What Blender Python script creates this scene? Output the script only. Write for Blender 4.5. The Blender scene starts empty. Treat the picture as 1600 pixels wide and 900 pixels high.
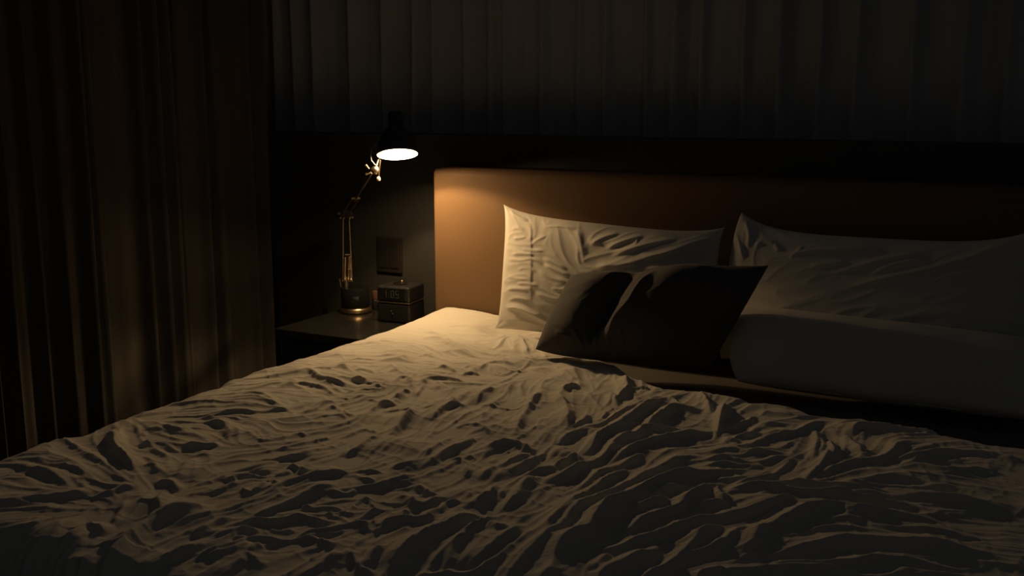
import bpy, math, random
import numpy as np

# ------------------------------------------------------------------ data
# Folds of the bedding: height mm, width of the near-lamp flank mm, width of
# the far flank mm, then the crest as x, y pairs in mm on the bed.
FOLDS = [
    [17.7,28,14,91,-1360,179,-1426,253,-1469,326,-1507],
    [9.5,31,16,94,-1608,104,-1581,151,-1585,194,-1583,258,-1603,297,-1617],
    [8.8,25,14,231,-1707,260,-1680,293,-1652,328,-1617,342,-1615],
    [6.1,31,16,144,-1553,204,-1547,256,-1557,310,-1575],
    [8.2,19,11,350,-1622,367,-1596,373,-1570,390,-1567],
    [6.8,16,9,439,-1607,461,-1600,494,-1603],
    [20.4,43,22,564,-1556,547,-1590,536,-1626,539,-1663,547,-1704,561,-1749,580,-1788,605,-1836],
    [12.2,25,14,450,-1557,479,-1596,521,-1634],
    [10.9,25,15,464,-1775,454,-1745,447,-1712,469,-1709,497,-1722],
    [9.5,22,14,506,-1820,512,-1792,538,-1790,557,-1792,571,-1785],
    [10.9,31,16,634,-1783,634,-1743,647,-1720,647,-1690,659,-1676],
    [10.2,25,14,686,-1712,703,-1686,714,-1659,718,-1631],
    [5.4,16,9,166,-1351,154,-1316,179,-1306],
    [5.4,16,9,109,-1303,130,-1283,202,-1293,222,-1267,254,-1258],
    [6.1,16,9,194,-1396,226,-1372,260,-1371,300,-1383],
    [8.2,22,11,289,-1356,331,-1342,355,-1321],
    [10.9,28,15,211,-1220,253,-1221,306,-1253,340,-1285],
    [5.4,16,7,109,-1274,128,-1234,185,-1200,224,-1171,285,-1147],
    [10.9,25,14,503,-1461,501,-1432,524,-1414],
    [6.8,22,11,473,-1545,496,-1511,514,-1478,530,-1458],
    [9.5,16,11,322,-1486,333,-1472,368,-1497],
    [12.2,19,14,400,-1534,406,-1516,425,-1514,455,-1533],
    [6.8,19,12,416,-1608,450,-1652,480,-1694],
    [6.1,19,12,347,-1392,385,-1450,421,-1505],
    [7.8,16,9,141,-797,162,-778,194,-774,207,-746,260,-788],
    [9.0,16,9,141,-840,159,-819,215,-856,263,-874,308,-879,335,-895],
    [7.2,13,8,200,-971,197,-928,217,-906,247,-911,287,-920,334,-944,346,-929],
    [9.6,13,9,297,-842,330,-836,362,-853,378,-841],
    [5.4,13,7,351,-935,372,-899,402,-879,406,-854],
    [5.4,16,9,144,-1060,173,-1036,205,-1034,248,-1056,299,-1096],
    [6.0,16,7,182,-1227,209,-1194,238,-1161,278,-1140,297,-1112,316,-1093,352,-1103],
    [7.2,16,8,360,-1099,369,-1062,361,-1018,370,-991],
    [12.0,23,14,599,-1129,597,-1167,603,-1212,601,-1245,607,-1267],
    [8.4,18,10,473,-1365,474,-1338,501,-1322,520,-1304,528,-1282,540,-1266],
    [4.8,16,9,526,-1183,533,-1155,536,-1112,556,-1110,583,-1108],
    [4.8,9,6,371,-972,376,-963,391,-967],
    [5.4,9,6,427,-948,435,-937,458,-947],
    [4.8,13,7,389,-1054,399,-1028,453,-1059,484,-1061],
    [4.2,13,7,454,-1260,470,-1237,476,-1204],
    [4.2,13,8,437,-1214,447,-1199,471,-1207],
    [3.6,13,8,168,-1021,171,-986,190,-969],
    [3.6,13,7,164,-696,189,-662,232,-636],
    [4.8,11,7,253,-761,282,-753,327,-775],
    [9.1,18,10,499,-1457,496,-1431,516,-1416,540,-1405,542,-1371,546,-1352,555,-1339],
    [6.5,16,8,485,-1529,508,-1512,524,-1488,517,-1453,531,-1433,544,-1418],
    [6.5,10,7,540,-1472,573,-1487,574,-1471,568,-1445,552,-1431],
    [5.9,10,6,547,-1421,570,-1425,599,-1437],
    [13.0,16,12,542,-1363,548,-1346,572,-1355,600,-1373],
    [7.2,16,8,609,-1484,604,-1450,609,-1419,624,-1399,633,-1370,638,-1337],
    [11.7,23,12,653,-1570,655,-1543,662,-1517,667,-1487,671,-1457,670,-1433,680,-1407,694,-1394],
    [7.8,13,9,680,-1482,706,-1485,722,-1468,750,-1459],
    [11.1,18,11,625,-1611,643,-1595,656,-1567,684,-1559,698,-1545,710,-1522,738,-1521,759,-1515,774,-1498],
    [9.1,21,10,616,-1659,615,-1628,614,-1603,618,-1575],
    [8.5,16,9,639,-1647,656,-1625,667,-1606,697,-1591],
    [5.9,10,7,692,-1578,715,-1579,738,-1563],
    [10.4,18,11,754,-1591,763,-1568,780,-1555,790,-1534,803,-1510,819,-1498,848,-1517],
    [11.7,21,12,676,-1718,683,-1698,693,-1679,704,-1655,703,-1636,716,-1622,734,-1614,753,-1597],
    [9.1,16,10,739,-1675,736,-1653,737,-1636],
    [9.1,21,11,759,-1756,754,-1729,747,-1695,741,-1674,768,-1683,779,-1671],
    [10.4,16,10,767,-1590,785,-1579,814,-1589,835,-1592],
    [6.5,9,7,762,-1482,792,-1503,804,-1509],
    [5.9,9,6,729,-1477,761,-1493,759,-1474,775,-1472],
    [6.5,9,7,800,-1492,803,-1477,805,-1448,814,-1438],
    [6.5,9,7,745,-1397,780,-1421,794,-1429],
    [5.9,9,7,678,-1332,708,-1348,741,-1350],
    [6.5,9,7,674,-1317,701,-1311,729,-1317],
    [6.5,11,7,625,-1392,637,-1376,655,-1351,674,-1334],
    [9.8,23,11,858,-1704,859,-1677,858,-1648,855,-1617,856,-1595],
    [9.8,16,10,852,-1586,879,-1605,908,-1627,919,-1626,935,-1633],
    [10.4,18,11,913,-1624,903,-1592,894,-1552],
    [6.5,11,7,694,-1417,721,-1409,724,-1385],
    [9.1,16,10,677,-1638,685,-1631,696,-1621],
    [7.8,11,8,769,-1469,759,-1440,752,-1407],
    [7.2,11,8,852,-1515,854,-1501,852,-1490],
    [14.0,31,18,197,-374,240,-368,321,-416,390,-457,439,-467],
    [7.7,21,8,155,-288,215,-313,271,-349,302,-363],
    [3.5,21,10,178,-214,222,-191,274,-196,306,-201],
    [9.8,13,9,378,-264,402,-241,456,-266,509,-335,542,-391],
    [7.0,10,7,444,-407,429,-340,408,-272,414,-228],
    [8.4,11,8,417,-635,448,-638,479,-656],
    [10.5,13,9,507,-668,516,-644,543,-645],
    [11.9,16,10,474,-804,456,-754,464,-729,491,-721,523,-722,550,-714],
    [7.7,10,7,414,-822,404,-785,420,-776,475,-831,511,-880],
    [7.0,10,7,506,-867,483,-813,471,-778],
    [6.3,9,7,370,-852,389,-856,414,-863],
    [10.5,15,10,477,-912,467,-866,478,-843],
    [9.8,15,9,487,-1014,476,-957,503,-936],
    [6.3,10,7,507,-991,521,-978,536,-958,555,-953],
    [14.0,23,13,620,-1132,593,-1058,577,-998,581,-967],
    [14.0,21,12,630,-1000,614,-943,611,-897,627,-883,627,-867],
    [9.1,15,8,654,-858,636,-798,632,-758,624,-724],
    [7.0,9,7,580,-841,610,-866,620,-858],
    [5.6,13,7,671,-859,689,-846,726,-850,745,-826,742,-793],
    [10.5,21,14,823,-999,802,-936,778,-870,760,-802,742,-742,720,-694],
    [6.3,13,8,696,-1014,713,-992,749,-996,781,-1023],
    [5.6,11,7,566,-936,578,-909,592,-891],
    [6.3,16,8,521,-603,510,-541,529,-523,572,-528],
    [3.5,7,5,624,-710,618,-642,611,-586,598,-514,587,-454],
    [5.6,11,7,470,-606,485,-590,518,-620],
    [4.9,11,7,314,-721,310,-684,343,-713],
    [5.6,11,7,350,-755,353,-723,388,-750],
    [4.2,16,8,304,-553,311,-522,341,-542],
    [3.5,21,10,191,-604,221,-588,268,-598,315,-590],
    [7.5,23,10,738,-1208,735,-1149,730,-1104,716,-1048],
    [12.8,26,15,775,-1275,772,-1219,767,-1169,769,-1118,767,-1061,775,-1035],
    [9.0,17,10,724,-1297,741,-1279,753,-1252,764,-1218,768,-1208],
    [7.5,17,10,751,-1382,755,-1341,769,-1315,782,-1291],
    [9.0,14,10,804,-1331,827,-1339,857,-1353,864,-1343],
    [13.5,26,16,790,-1387,824,-1386,865,-1408,875,-1393,878,-1365,891,-1359],
    [12.0,23,14,845,-1511,853,-1477,874,-1461,900,-1451,899,-1415,901,-1386],
    [18.0,35,20,946,-1620,941,-1583,937,-1540,938,-1496,948,-1462,957,-1420,974,-1395,974,-1373],
    [10.5,23,14,1021,-1580,993,-1511,986,-1465,986,-1427,994,-1398,1005,-1384],
    [10.5,23,13,1036,-1559,1045,-1521,1048,-1474,1050,-1424,1046,-1381],
    [16.5,29,19,987,-1370,992,-1337,986,-1290,971,-1237,971,-1198,985,-1192],
    [10.5,20,12,972,-1342,958,-1298,949,-1258,952,-1219,954,-1178,970,-1141,996,-1138],
    [13.5,17,14,946,-1364,937,-1325,945,-1312,926,-1256,928,-1241],
    [9.0,20,12,882,-1247,881,-1197,882,-1147,887,-1102,907,-1069],
    [12.0,20,14,813,-1108,824,-1068,842,-1044,876,-1052,912,-1072],
    [10.5,20,10,904,-1187,917,-1159,920,-1104,922,-1072,908,-998],
    [10.5,20,14,1103,-1554,1103,-1518,1100,-1487,1099,-1440,1101,-1397,1102,-1359],
    [10.5,20,14,1149,-1551,1153,-1510,1137,-1460,1137,-1434],
    [10.5,14,10,913,-1421,900,-1384,904,-1369,915,-1355],
    [9.0,14,10,994,-1409,1018,-1426,1029,-1428,1032,-1412],
    [7.5,13,9,859,-1458,855,-1437,864,-1431],
    [7.5,13,9,821,-1478,846,-1495,856,-1482],
    [6.8,13,9,790,-1207,796,-1187,820,-1190,864,-1247],
    [7.5,17,10,990,-1633,999,-1604,1019,-1581,1048,-1565,1062,-1545,1067,-1498],
    [12.8,20,14,786,-712,829,-772,870,-844,900,-906],
    [10.2,16,13,777,-670,782,-633,800,-624],
    [4.2,8,6,814,-637,851,-684,888,-728,922,-770],
    [4.2,9,6,654,-468,718,-528,767,-577,806,-614],
    [18.7,23,17,856,-500,889,-562,910,-613,917,-655,912,-690],
    [11.9,20,12,909,-901,928,-880,958,-862,962,-795,978,-738,990,-683,999,-635,1010,-612],
    [11.0,20,14,921,-1001,920,-959,932,-931,947,-910,972,-928],
    [16.1,23,16,979,-1042,992,-998,985,-953,993,-916,995,-869,994,-812,999,-741,997,-667,1016,-619],
    [13.6,20,14,983,-1136,978,-1096,977,-1043,1010,-1070],
    [13.6,21,13,1028,-1025,1028,-978,1026,-921,1043,-890,1040,-842,1060,-829,1081,-812,1130,-804],
    [17.0,23,16,1040,-842,1041,-785,1045,-737,1050,-688,1079,-687,1106,-672],
    [14.4,23,13,992,-1212,1003,-1183,1017,-1143,1021,-1090,1028,-1041,1034,-985,1045,-940],
    [17.8,29,17,1047,-1064,1060,-1006,1074,-952,1096,-911,1117,-880,1131,-843,1153,-811,1165,-784,1188,-815],
    [11.9,26,13,1058,-1215,1062,-1144,1074,-1069,1087,-1002,1098,-987],
    [17.0,18,16,1180,-788,1160,-712,1150,-637,1153,-623],
    [10.2,14,10,1015,-616,1046,-656,1075,-685],
    [11.9,14,10,1067,-562,1100,-615,1134,-694],
    [8.5,13,9,946,-849,934,-775,937,-750,956,-764],
    [10.2,14,10,914,-726,896,-660,943,-747],
    [8.5,12,9,910,-599,929,-576,956,-575],
    [6.8,13,9,901,-905,907,-869,909,-846,910,-811],
    [19.0,32,19,1088,-1421,1085,-1378,1081,-1334,1082,-1293,1084,-1245,1088,-1200,1094,-1154,1104,-1106,1111,-1055],
    [19.0,32,19,1099,-1442,1101,-1408,1105,-1374,1102,-1336,1103,-1293,1109,-1260,1115,-1225,1126,-1186,1135,-1148,1141,-1102,1154,-1059,1163,-1016,1176,-969,1204,-939],
    [24.7,43,24,1152,-1507,1137,-1467,1135,-1428,1143,-1402,1155,-1375,1149,-1346,1148,-1293,1154,-1255,1160,-1214,1165,-1179,1176,-1146,1191,-1110,1215,-1070,1238,-1034,1261,-994],
    [15.2,20,14,1184,-1269,1191,-1229,1208,-1214,1222,-1193],
    [13.3,22,12,1181,-1215,1187,-1187,1199,-1159,1214,-1138,1256,-1107],
    [19.0,29,17,1194,-1389,1203,-1354,1213,-1316,1224,-1288,1233,-1255,1246,-1230,1245,-1194,1251,-1146,1257,-1102,1264,-1065,1276,-1044],
    [17.1,29,17,1181,-1424,1202,-1412,1219,-1393,1229,-1368,1246,-1347,1257,-1320,1273,-1278,1293,-1245,1307,-1221,1321,-1199],
    [11.4,18,13,1205,-1484,1206,-1449,1209,-1419],
    [16.1,29,17,1221,-1511,1230,-1478,1241,-1440,1250,-1412,1264,-1395,1263,-1360],
    [18.1,29,17,1276,-1479,1281,-1456,1298,-1437,1302,-1416,1301,-1390,1305,-1357,1307,-1314,1314,-1279,1338,-1257],
    [14.2,22,14,1300,-1386,1320,-1360,1338,-1325,1351,-1302],
    [17.1,32,17,1344,-1445,1359,-1423,1381,-1405],
    [13.3,16,13,1269,-1097,1287,-1140,1308,-1154],
    [11.4,16,12,1263,-1203,1280,-1175,1313,-1170],
    [11.4,18,13,1197,-1306,1212,-1284,1228,-1252],
    [14.4,16,13,1177,-774,1149,-655,1150,-610],
    [10.2,18,12,1175,-759,1190,-732,1210,-692,1213,-635],
    [10.2,16,12,1183,-786,1216,-823,1218,-786,1261,-753],
    [11.0,22,13,1254,-839,1277,-782,1304,-753,1324,-712,1342,-635,1367,-608],
    [13.6,16,13,1347,-683,1366,-750,1383,-867],
    [11.9,14,12,1367,-719,1385,-783,1388,-851],
    [15.3,16,13,1385,-725,1404,-802,1422,-849],
    [13.6,22,13,1407,-701,1433,-741,1457,-787],
    [15.3,22,14,1389,-989,1401,-922,1405,-856,1397,-805],
    [10.2,22,12,1286,-1090,1299,-1046,1325,-999,1340,-939,1347,-886,1358,-864],
    [14.4,25,14,1401,-994,1412,-938,1435,-883,1465,-843,1499,-790,1515,-714,1541,-672],
    [9.3,22,12,1247,-1099,1258,-1059,1282,-1026,1307,-991],
    [17.0,29,16,1282,-1115,1313,-1070,1353,-1054,1392,-1048,1423,-1045,1462,-1029,1498,-1035,1550,-1025,1598,-1018],
    [12.8,22,13,1306,-1045,1336,-1029,1380,-1012,1428,-998,1474,-982,1539,-949],
    [11.0,25,14,1460,-1020,1490,-992,1521,-992,1565,-986,1611,-982,1675,-977,1722,-984],
    [15.3,32,17,1295,-1251,1317,-1210,1343,-1177,1367,-1136,1390,-1089,1396,-1051],
    [18.7,43,19,1366,-1353,1382,-1319,1390,-1255,1400,-1202,1416,-1155,1437,-1114,1474,-1095,1508,-1098,1558,-1082,1618,-1055],
    [12.8,25,14,1325,-1346,1344,-1322,1356,-1273,1373,-1240],
    [17.0,43,20,1390,-1349,1430,-1313,1458,-1271,1487,-1230,1532,-1206,1587,-1190,1644,-1168,1701,-1162],
    [10.2,29,13,1514,-1134,1564,-1131,1624,-1113,1684,-1108],
    [12.8,29,14,1405,-1360,1447,-1333,1491,-1311,1544,-1279,1604,-1254,1659,-1237],
    [14.4,32,16,1354,-1437,1385,-1397,1427,-1372,1460,-1350,1507,-1333,1551,-1325],
    [10.2,22,13,1499,-794,1552,-764,1584,-719,1638,-698,1692,-689,1729,-709],
    [11.9,18,13,1420,-691,1422,-632,1472,-609,1532,-593,1609,-567],
    [7.6,22,13,1510,-864,1559,-825,1612,-822,1661,-771,1697,-777],
    [9.3,25,13,1503,-892,1553,-890,1602,-899,1671,-918,1720,-935],
    [8.5,29,13,1583,-1308,1602,-1283,1641,-1277,1693,-1256],
    [8.5,22,13,1207,-615,1279,-612,1329,-594],
    [7.6,22,13,1239,-701,1293,-672,1340,-687],
    [7.6,22,12,1193,-928,1230,-887,1278,-882,1335,-852],
    [7.6,22,12,1204,-963,1235,-932,1293,-922,1338,-864],
    [7.6,22,12,1218,-1007,1251,-957,1316,-936],
]

# Creases of the pillows: same, crest as u, v pairs over the pillow's face.
WRINKLES_LEFT = [
    [6.0,10,8,0.028,0.979,0.089,0.935,0.142,0.916],
    [5.1,10,7,0.112,0.65,0.174,0.649,0.245,0.66],
    [5.1,9,7,0.039,0.549,0.127,0.555,0.188,0.577,0.245,0.542],
    [6.8,10,7,0.245,0.545,0.323,0.493,0.378,0.467],
    [4.2,12,8,0.046,0.299,0.107,0.316,0.19,0.304],
    [4.2,12,8,0.211,0.292,0.292,0.264,0.351,0.272],
    [10.2,16,9,0.047,0.162,0.146,0.147,0.261,0.076,0.301,0.066],
    [5.1,10,8,0.067,0.729,0.108,0.745,0.148,0.769],
    [4.2,12,8,0.222,0.49,0.285,0.434,0.365,0.417],
    [3.4,22,19,0.386,0.894,0.415,0.78,0.434,0.665],
    [3.0,70,5,0.151,0.935,0.17,0.738,0.182,0.55,0.188,0.346,0.193,0.178],
    [6.0,15,9,0.459,0.754,0.514,0.847,0.578,0.908],
    [7.6,16,9,0.537,0.742,0.618,0.844,0.69,0.909],
    [7.6,18,9,0.567,0.681,0.658,0.772,0.747,0.85,0.836,0.904],
    [6.8,21,12,0.661,0.666,0.795,0.761,0.908,0.877,1.01,0.942],
    [6.0,22,14,0.495,0.573,0.616,0.616,0.707,0.657],
    [6.0,9,7,0.935,0.829,0.986,0.901,1.015,0.954],
    [4.2,9,7,0.977,0.876,0.998,0.919],
    [4.2,10,7,0.225,0.886,0.305,0.907,0.385,0.902],
    [3.4,9,6,0.172,0.704,0.21,0.762,0.249,0.803],
    [4.2,10,7,0.653,0.903,0.665,0.839,0.649,0.754],
    [3.4,10,7,0.051,0.404,0.114,0.399,0.176,0.395],
    [3.4,10,7,0.1,0.466,0.161,0.495,0.213,0.471],
    [5.1,10,8,0.078,0.067,0.171,0.055,0.263,0.027],
    [3.4,10,7,0.06,0.216,0.121,0.238,0.193,0.229],
    [3.4,10,7,0.053,0.806,0.094,0.83,0.136,0.819],
    [5.1,9,8,0.063,0.597,0.135,0.611,0.197,0.613],
    [5.1,9,8,0.238,0.595,0.3,0.564,0.361,0.517],
    [5.1,9,7,0.106,0.355,0.167,0.362,0.228,0.355],
    [4.2,9,7,0.289,0.351,0.339,0.345,0.386,0.372],
]
WRINKLES_RIGHT = [
    [10.2,10,8,0.027,0.979,0.063,0.874,0.071,0.768],
    [9.3,10,8,-0.004,0.886,0.037,0.782,0.064,0.679],
    [8.5,12,9,0.094,0.797,0.117,0.844,0.171,0.846],
    [7.6,10,9,0.161,0.857,0.186,0.79],
    [11.0,14,8,0.218,0.771,0.307,0.82,0.401,0.849,0.517,0.888],
    [6.8,15,9,0.299,0.682,0.425,0.748],
    [9.3,16,9,0.372,0.64,0.461,0.71,0.54,0.787,0.665,0.867],
    [9.3,16,9,0.499,0.64,0.567,0.74,0.684,0.82],
    [11.0,20,10,0.421,0.533,0.533,0.619,0.651,0.701,0.764,0.797,0.938,0.96],
    [6.8,18,10,0.694,0.641,0.769,0.7,0.88,0.762],
    [6.8,10,8,0.261,0.859,0.248,0.788,0.223,0.75],
]
WRINKLES_CUSHION = [
    [6.0,9,8,0.403,0.492,0.403,0.687,0.425,0.812],
    [6.0,8,7,0.232,0.201,0.282,0.104,0.33,0.016],
    [7.6,8,7,0.357,0.193,0.399,0.03,0.458,-0.088],
    [6.8,9,7,0.469,0.135,0.454,0.051,0.465,-0.046],
    [6.8,8,7,0.503,0.221,0.543,0.108,0.583,-0.1],
    [4.2,8,7,0.288,0.205,0.322,0.107,0.347,0.042],
    [18.7,26,20,0.533,0.815,0.507,0.591,0.501,0.421,0.463,0.284,0.445,0.133],
    [5.1,10,8,0.434,0.116,0.449,0.183,0.476,0.235],
    [4.2,9,7,0.125,0.159,0.184,0.13,0.25,0.101],
]


scene = bpy.context.scene
col = scene.collection
rng = np.random.default_rng(7)
LAMP_XY = np.array([-0.005, -0.178])

# ------------------------------------------------------------------ helpers
def mesh_object(name, verts, faces, mat=None, parent=None, smooth=True):
    me = bpy.data.meshes.new(name)
    verts = np.asarray(verts, dtype=np.float32)
    if isinstance(faces, np.ndarray):
        nf = len(faces)
        me.vertices.add(len(verts)); me.vertices.foreach_set('co', verts.ravel())
        me.loops.add(nf * 4); me.loops.foreach_set('vertex_index', faces.astype(np.int32).ravel())
        me.polygons.add(nf)
        me.polygons.foreach_set('loop_start', np.arange(0, nf * 4, 4, dtype=np.int32))
        me.polygons.foreach_set('loop_total', np.full(nf, 4, dtype=np.int32))
        me.update(calc_edges=True); me.validate()
    else:
        me.from_pydata([tuple(map(float, v)) for v in verts], [], faces)
    me.polygons.foreach_set('use_smooth', [smooth] * len(me.polygons))
    me.update()
    if mat: me.materials.append(mat)
    o = bpy.data.objects.new(name, me); col.objects.link(o)
    if parent is not None: o.parent = parent
    return o

def grid_faces(nu, nv, base=0, flip=False):
    i, j = np.meshgrid(np.arange(nu - 1), np.arange(nv - 1), indexing='ij')
    a = base + i * nv + j
    f = np.stack([a, a + nv, a + nv + 1, a + 1], -1).reshape(-1, 4)
    return f[:, ::-1] if flip else f

class MB:
    """Collects shapes into one mesh."""
    def __init__(self): self.v = []; self.f = []
    def add(self, v, f):
        b = len(self.v); self.v += [tuple(map(float, p)) for p in v]
        self.f += [[i + b for i in q] for q in f]
    def box(self, x0, x1, y0, y1, z0, z1):
        v = [(x, y, z) for x in (x0, x1) for y in (y0, y1) for z in (z0, z1)]
        self.add(v, [[0,1,3,2],[4,6,7,5],[0,4,5,1],[2,3,7,6],[0,2,6,4],[1,5,7,3]])
    def tube(self, pts, r, n=12, cap=True):
        pts = [np.array(p, float) for p in pts]
        rs = r if isinstance(r, (list, tuple)) else [r] * len(pts)
        rings = []; u = None
        for i, p in enumerate(pts):
            d = pts[min(i + 1, len(pts) - 1)] - pts[max(i - 1, 0)]
            d = d / np.linalg.norm(d)
            if u is None:
                h = np.array([0, 0, 1.]) if abs(d[2]) < .9 else np.array([1., 0, 0])
                u = np.cross(h, d)
            u = u - d * (u @ d); u = u / np.linalg.norm(u); w = np.cross(d, u)
            rings.append([p + rs[i] * (math.cos(a) * u + math.sin(a) * w) for a in np.linspace(0, 2 * math.pi, n, endpoint=False)])
        v = [q for ring in rings for q in ring]; f = []
        for i in range(len(pts) - 1):
            for k in range(n):
                f.append([i*n + k, i*n + (k+1) % n, (i+1)*n + (k+1) % n, (i+1)*n + k])
        if cap:
            f.append(list(range(n))[::-1]); f.append([(len(pts)-1)*n + k for k in range(n)])
        self.add(v, f)
    def lathe(self, prof, origin=(0,0,0), axis=(0,0,1), n=40, closed=True):
        ax = np.array(axis, float); ax /= np.linalg.norm(ax)
        h = np.array([0,0,1.]) if abs(ax[2]) < .9 else np.array([1.,0,0])
        u = np.cross(h, ax); u /= np.linalg.norm(u); w = np.cross(ax, u); o = np.array(origin, float)
        v = []; f = []
        for (r, z) in prof:
            for k in range(n):
                a = 2 * math.pi * k / n
                v.append(o + ax * z + max(r, 1e-5) * (math.cos(a) * u + math.sin(a) * w))
        for i in range(len(prof) - 1):
            for k in range(n):
                f.append([i*n + k, i*n + (k+1) % n, (i+1)*n + (k+1) % n, (i+1)*n + k])
        if closed:
            f.append(list(range(n))[::-1]); f.append([(len(prof)-1)*n + k for k in range(n)])
        self.add(v, f)
    def build(self, name, mat, parent=None, smooth=False, bevel=0, seg=3):
        o = mesh_object(name, self.v, self.f, mat, parent, smooth)
        if bevel:
            m = o.modifiers.new('bevel', 'BEVEL'); m.width = bevel; m.segments = seg; m.limit_method = 'ANGLE'
            o.data.polygons.foreach_set('use_smooth', [True] * len(o.data.polygons))
            w = o.modifiers.new('wn', 'WEIGHTED_NORMAL'); w.keep_sharp = True
        elif smooth:
            m = o.modifiers.new('es', 'EDGE_SPLIT'); m.split_angle = math.radians(40)
        return o

def tag(o, label, cat, group=None, kind=None):
    o['label'] = label; o['category'] = cat
    if group: o['group'] = group
    if kind: o['kind'] = kind
    return o
def thing(name, loc, label, cat, group=None):
    o = bpy.data.objects.new(name, None); col.objects.link(o); o.location = loc
    o.empty_display_size = .05
    return tag(o, label, cat, group)
def into(o, parent):
    """parent keeping the world position (parents are unrotated empties)"""
    o.parent = parent; o.location = -parent.location
    return o
def structure(o, label=None, cat=None):
    o['kind'] = 'structure'
    if label: o['label'] = label
    if cat: o['category'] = cat
    return o

# ------------------------------------------------------------------ materials
def material(name, color, rough=.8, metal=0, spec=.5, sheen=0, bump=None, mottle=None, coat=0, extra=None):
    m = bpy.data.materials.new(name); m.use_nodes = True
    nt = m.node_tree; b = nt.nodes['Principled BSDF']
    b.inputs['Base Color'].default_value = (*color, 1)
    b.inputs['Roughness'].default_value = rough
    b.inputs['Metallic'].default_value = metal
    b.inputs['Specular IOR Level'].default_value = spec
    b.inputs['Sheen Weight'].default_value = sheen
    b.inputs['Coat Weight'].default_value = coat
    tc = nt.nodes.new('ShaderNodeTexCoord')
    if mottle:
        scale, amt = mottle
        n = nt.nodes.new('ShaderNodeTexNoise'); n.inputs['Scale'].default_value = scale; n.inputs['Detail'].default_value = 6
        nt.links.new(tc.outputs['Object'], n.inputs['Vector'])
        r = nt.nodes.new('ShaderNodeMix'); r.data_type = 'RGBA'
        r.inputs['A'].default_value = (*[c * (1 - amt) for c in color], 1)
        r.inputs['B'].default_value = (*[min(1, c * (1 + amt)) for c in color], 1)
        nt.links.new(n.outputs['Fac'], r.inputs['Factor']); nt.links.new(r.outputs['Result'], b.inputs['Base Color'])
    if bump:
        kind, scale, strength, dist = bump
        if kind == 'weave':
            w1 = nt.nodes.new('ShaderNodeTexWave'); w1.inputs['Scale'].default_value = scale; w1.bands_direction = 'X'
            w2 = nt.nodes.new('ShaderNodeTexWave'); w2.inputs['Scale'].default_value = scale; w2.bands_direction = 'Y'
            for w in (w1, w2):
                w.inputs['Distortion'].default_value = 1.5; nt.links.new(tc.outputs['Object'], w.inputs['Vector'])
            h = nt.nodes.new('ShaderNodeMath'); h.operation = 'ADD'
            nt.links.new(w1.outputs['Fac'], h.inputs[0]); nt.links.new(w2.outputs['Fac'], h.inputs[1]); ho = h.outputs[0]
        else:
            n = nt.nodes.new('ShaderNodeTexNoise'); n.inputs['Scale'].default_value = scale; n.inputs['Detail'].default_value = 5
            nt.links.new(tc.outputs['Object'], n.inputs['Vector']); ho = n.outputs['Fac']
        bp = nt.nodes.new('ShaderNodeBump'); bp.inputs['Strength'].default_value = strength; bp.inputs['Distance'].default_value = dist
        nt.links.new(ho, bp.inputs['Height']); nt.links.new(bp.outputs['Normal'], b.inputs['Normal'])
    return m

M = {}
M['duvet'] = material('duvet_cotton', (.64, .61, .555), .92, spec=.2, sheen=.1, bump=('noise', 160, .25, .0015), mottle=(6, .03))
M['linen'] = material('pillow_cotton', (.63, .60, .55), .92, spec=.2, sheen=.1, bump=('noise', 190, .2, .0012), mottle=(7, .03))
M['sheet'] = material('sheet_cotton_shaded', (.15, .135, .12), .95, spec=.2, bump=('noise', 150, .2, .001), mottle=(5, .03))  # white sheet darkened in its colour, standing in for the cushion's shadow
M['charcoal'] = material('charcoal_cotton', (.078, .073, .074), .95, spec=.2, sheen=.15, bump=('weave', 260, .25, .0008), mottle=(9, .08))
M['leather'] = material('tan_leather', (.170, .102, .054), .6, spec=.22, bump=('noise', 240, .18, .0008), mottle=(4, .06))
M['panel'] = material('black_panel', (.031, .031, .031), .6, spec=.35, mottle=(3, .15), bump=('noise', 60, .05, .0005))
M['curtain'] = material('brown_curtain', (.105, .094, .085), .95, spec=.1, sheen=.2, bump=('weave', 300, .2, .0006), mottle=(5, .12))
M['backcurtain'] = material('dark_curtain', (.46, .465, .475), .95, spec=.1, sheen=.2, bump=('weave', 300, .2, .0006), mottle=(5, .12))
M['wall'] = material('dark_wall', (.05, .048, .046), .9, bump=('noise', 90, .2, .001), mottle=(4, .08))
M['floor'] = material('dark_carpet', (.045, .042, .04), 1.0, spec=.1, bump=('noise', 400, .6, .003), mottle=(60, .25))
M['table'] = material('black_lacquer', (.018, .018, .018), .16, spec=.6, mottle=(14, .2), bump=('noise', 35, .03, .0004))
M['body'] = material('black_matte', (.015, .015, .016), .55, mottle=(8, .2))
M['metal'] = material('brushed_steel', (.36, .31, .24), .42, metal=1, mottle=(60, .08))
M['brass'] = material('warm_brass', (.55, .42, .26), .34, metal=1, mottle=(40, .05))
M['shade'] = material('black_enamel', (.02, .02, .02), .3, spec=.5, mottle=(12, .1))
M['white'] = material('white_enamel', (.85, .83, .78), .6, mottle=(12, .02))
M['gloss'] = material('gloss_black', (.01, .01, .01), .12, spec=.6, mottle=(12, .1))
M['satin'] = material('satin_black', (.012, .012, .013), .42, spec=.35, mottle=(12, .1))
M['cream'] = material('cream_foot', (.70, .52, .34), .55, mottle=(20, .05))
M['digit'] = material('grey_digit', (.06, .06, .065), .6, mottle=(30, .05))
M['pink'] = material('rose_cap', (.09, .048, .034), .25, spec=.6, mottle=(20, .08))
M['plate'] = material('dark_plate', (.018, .014, .013), .4, spec=.4, mottle=(15, .1))

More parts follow.
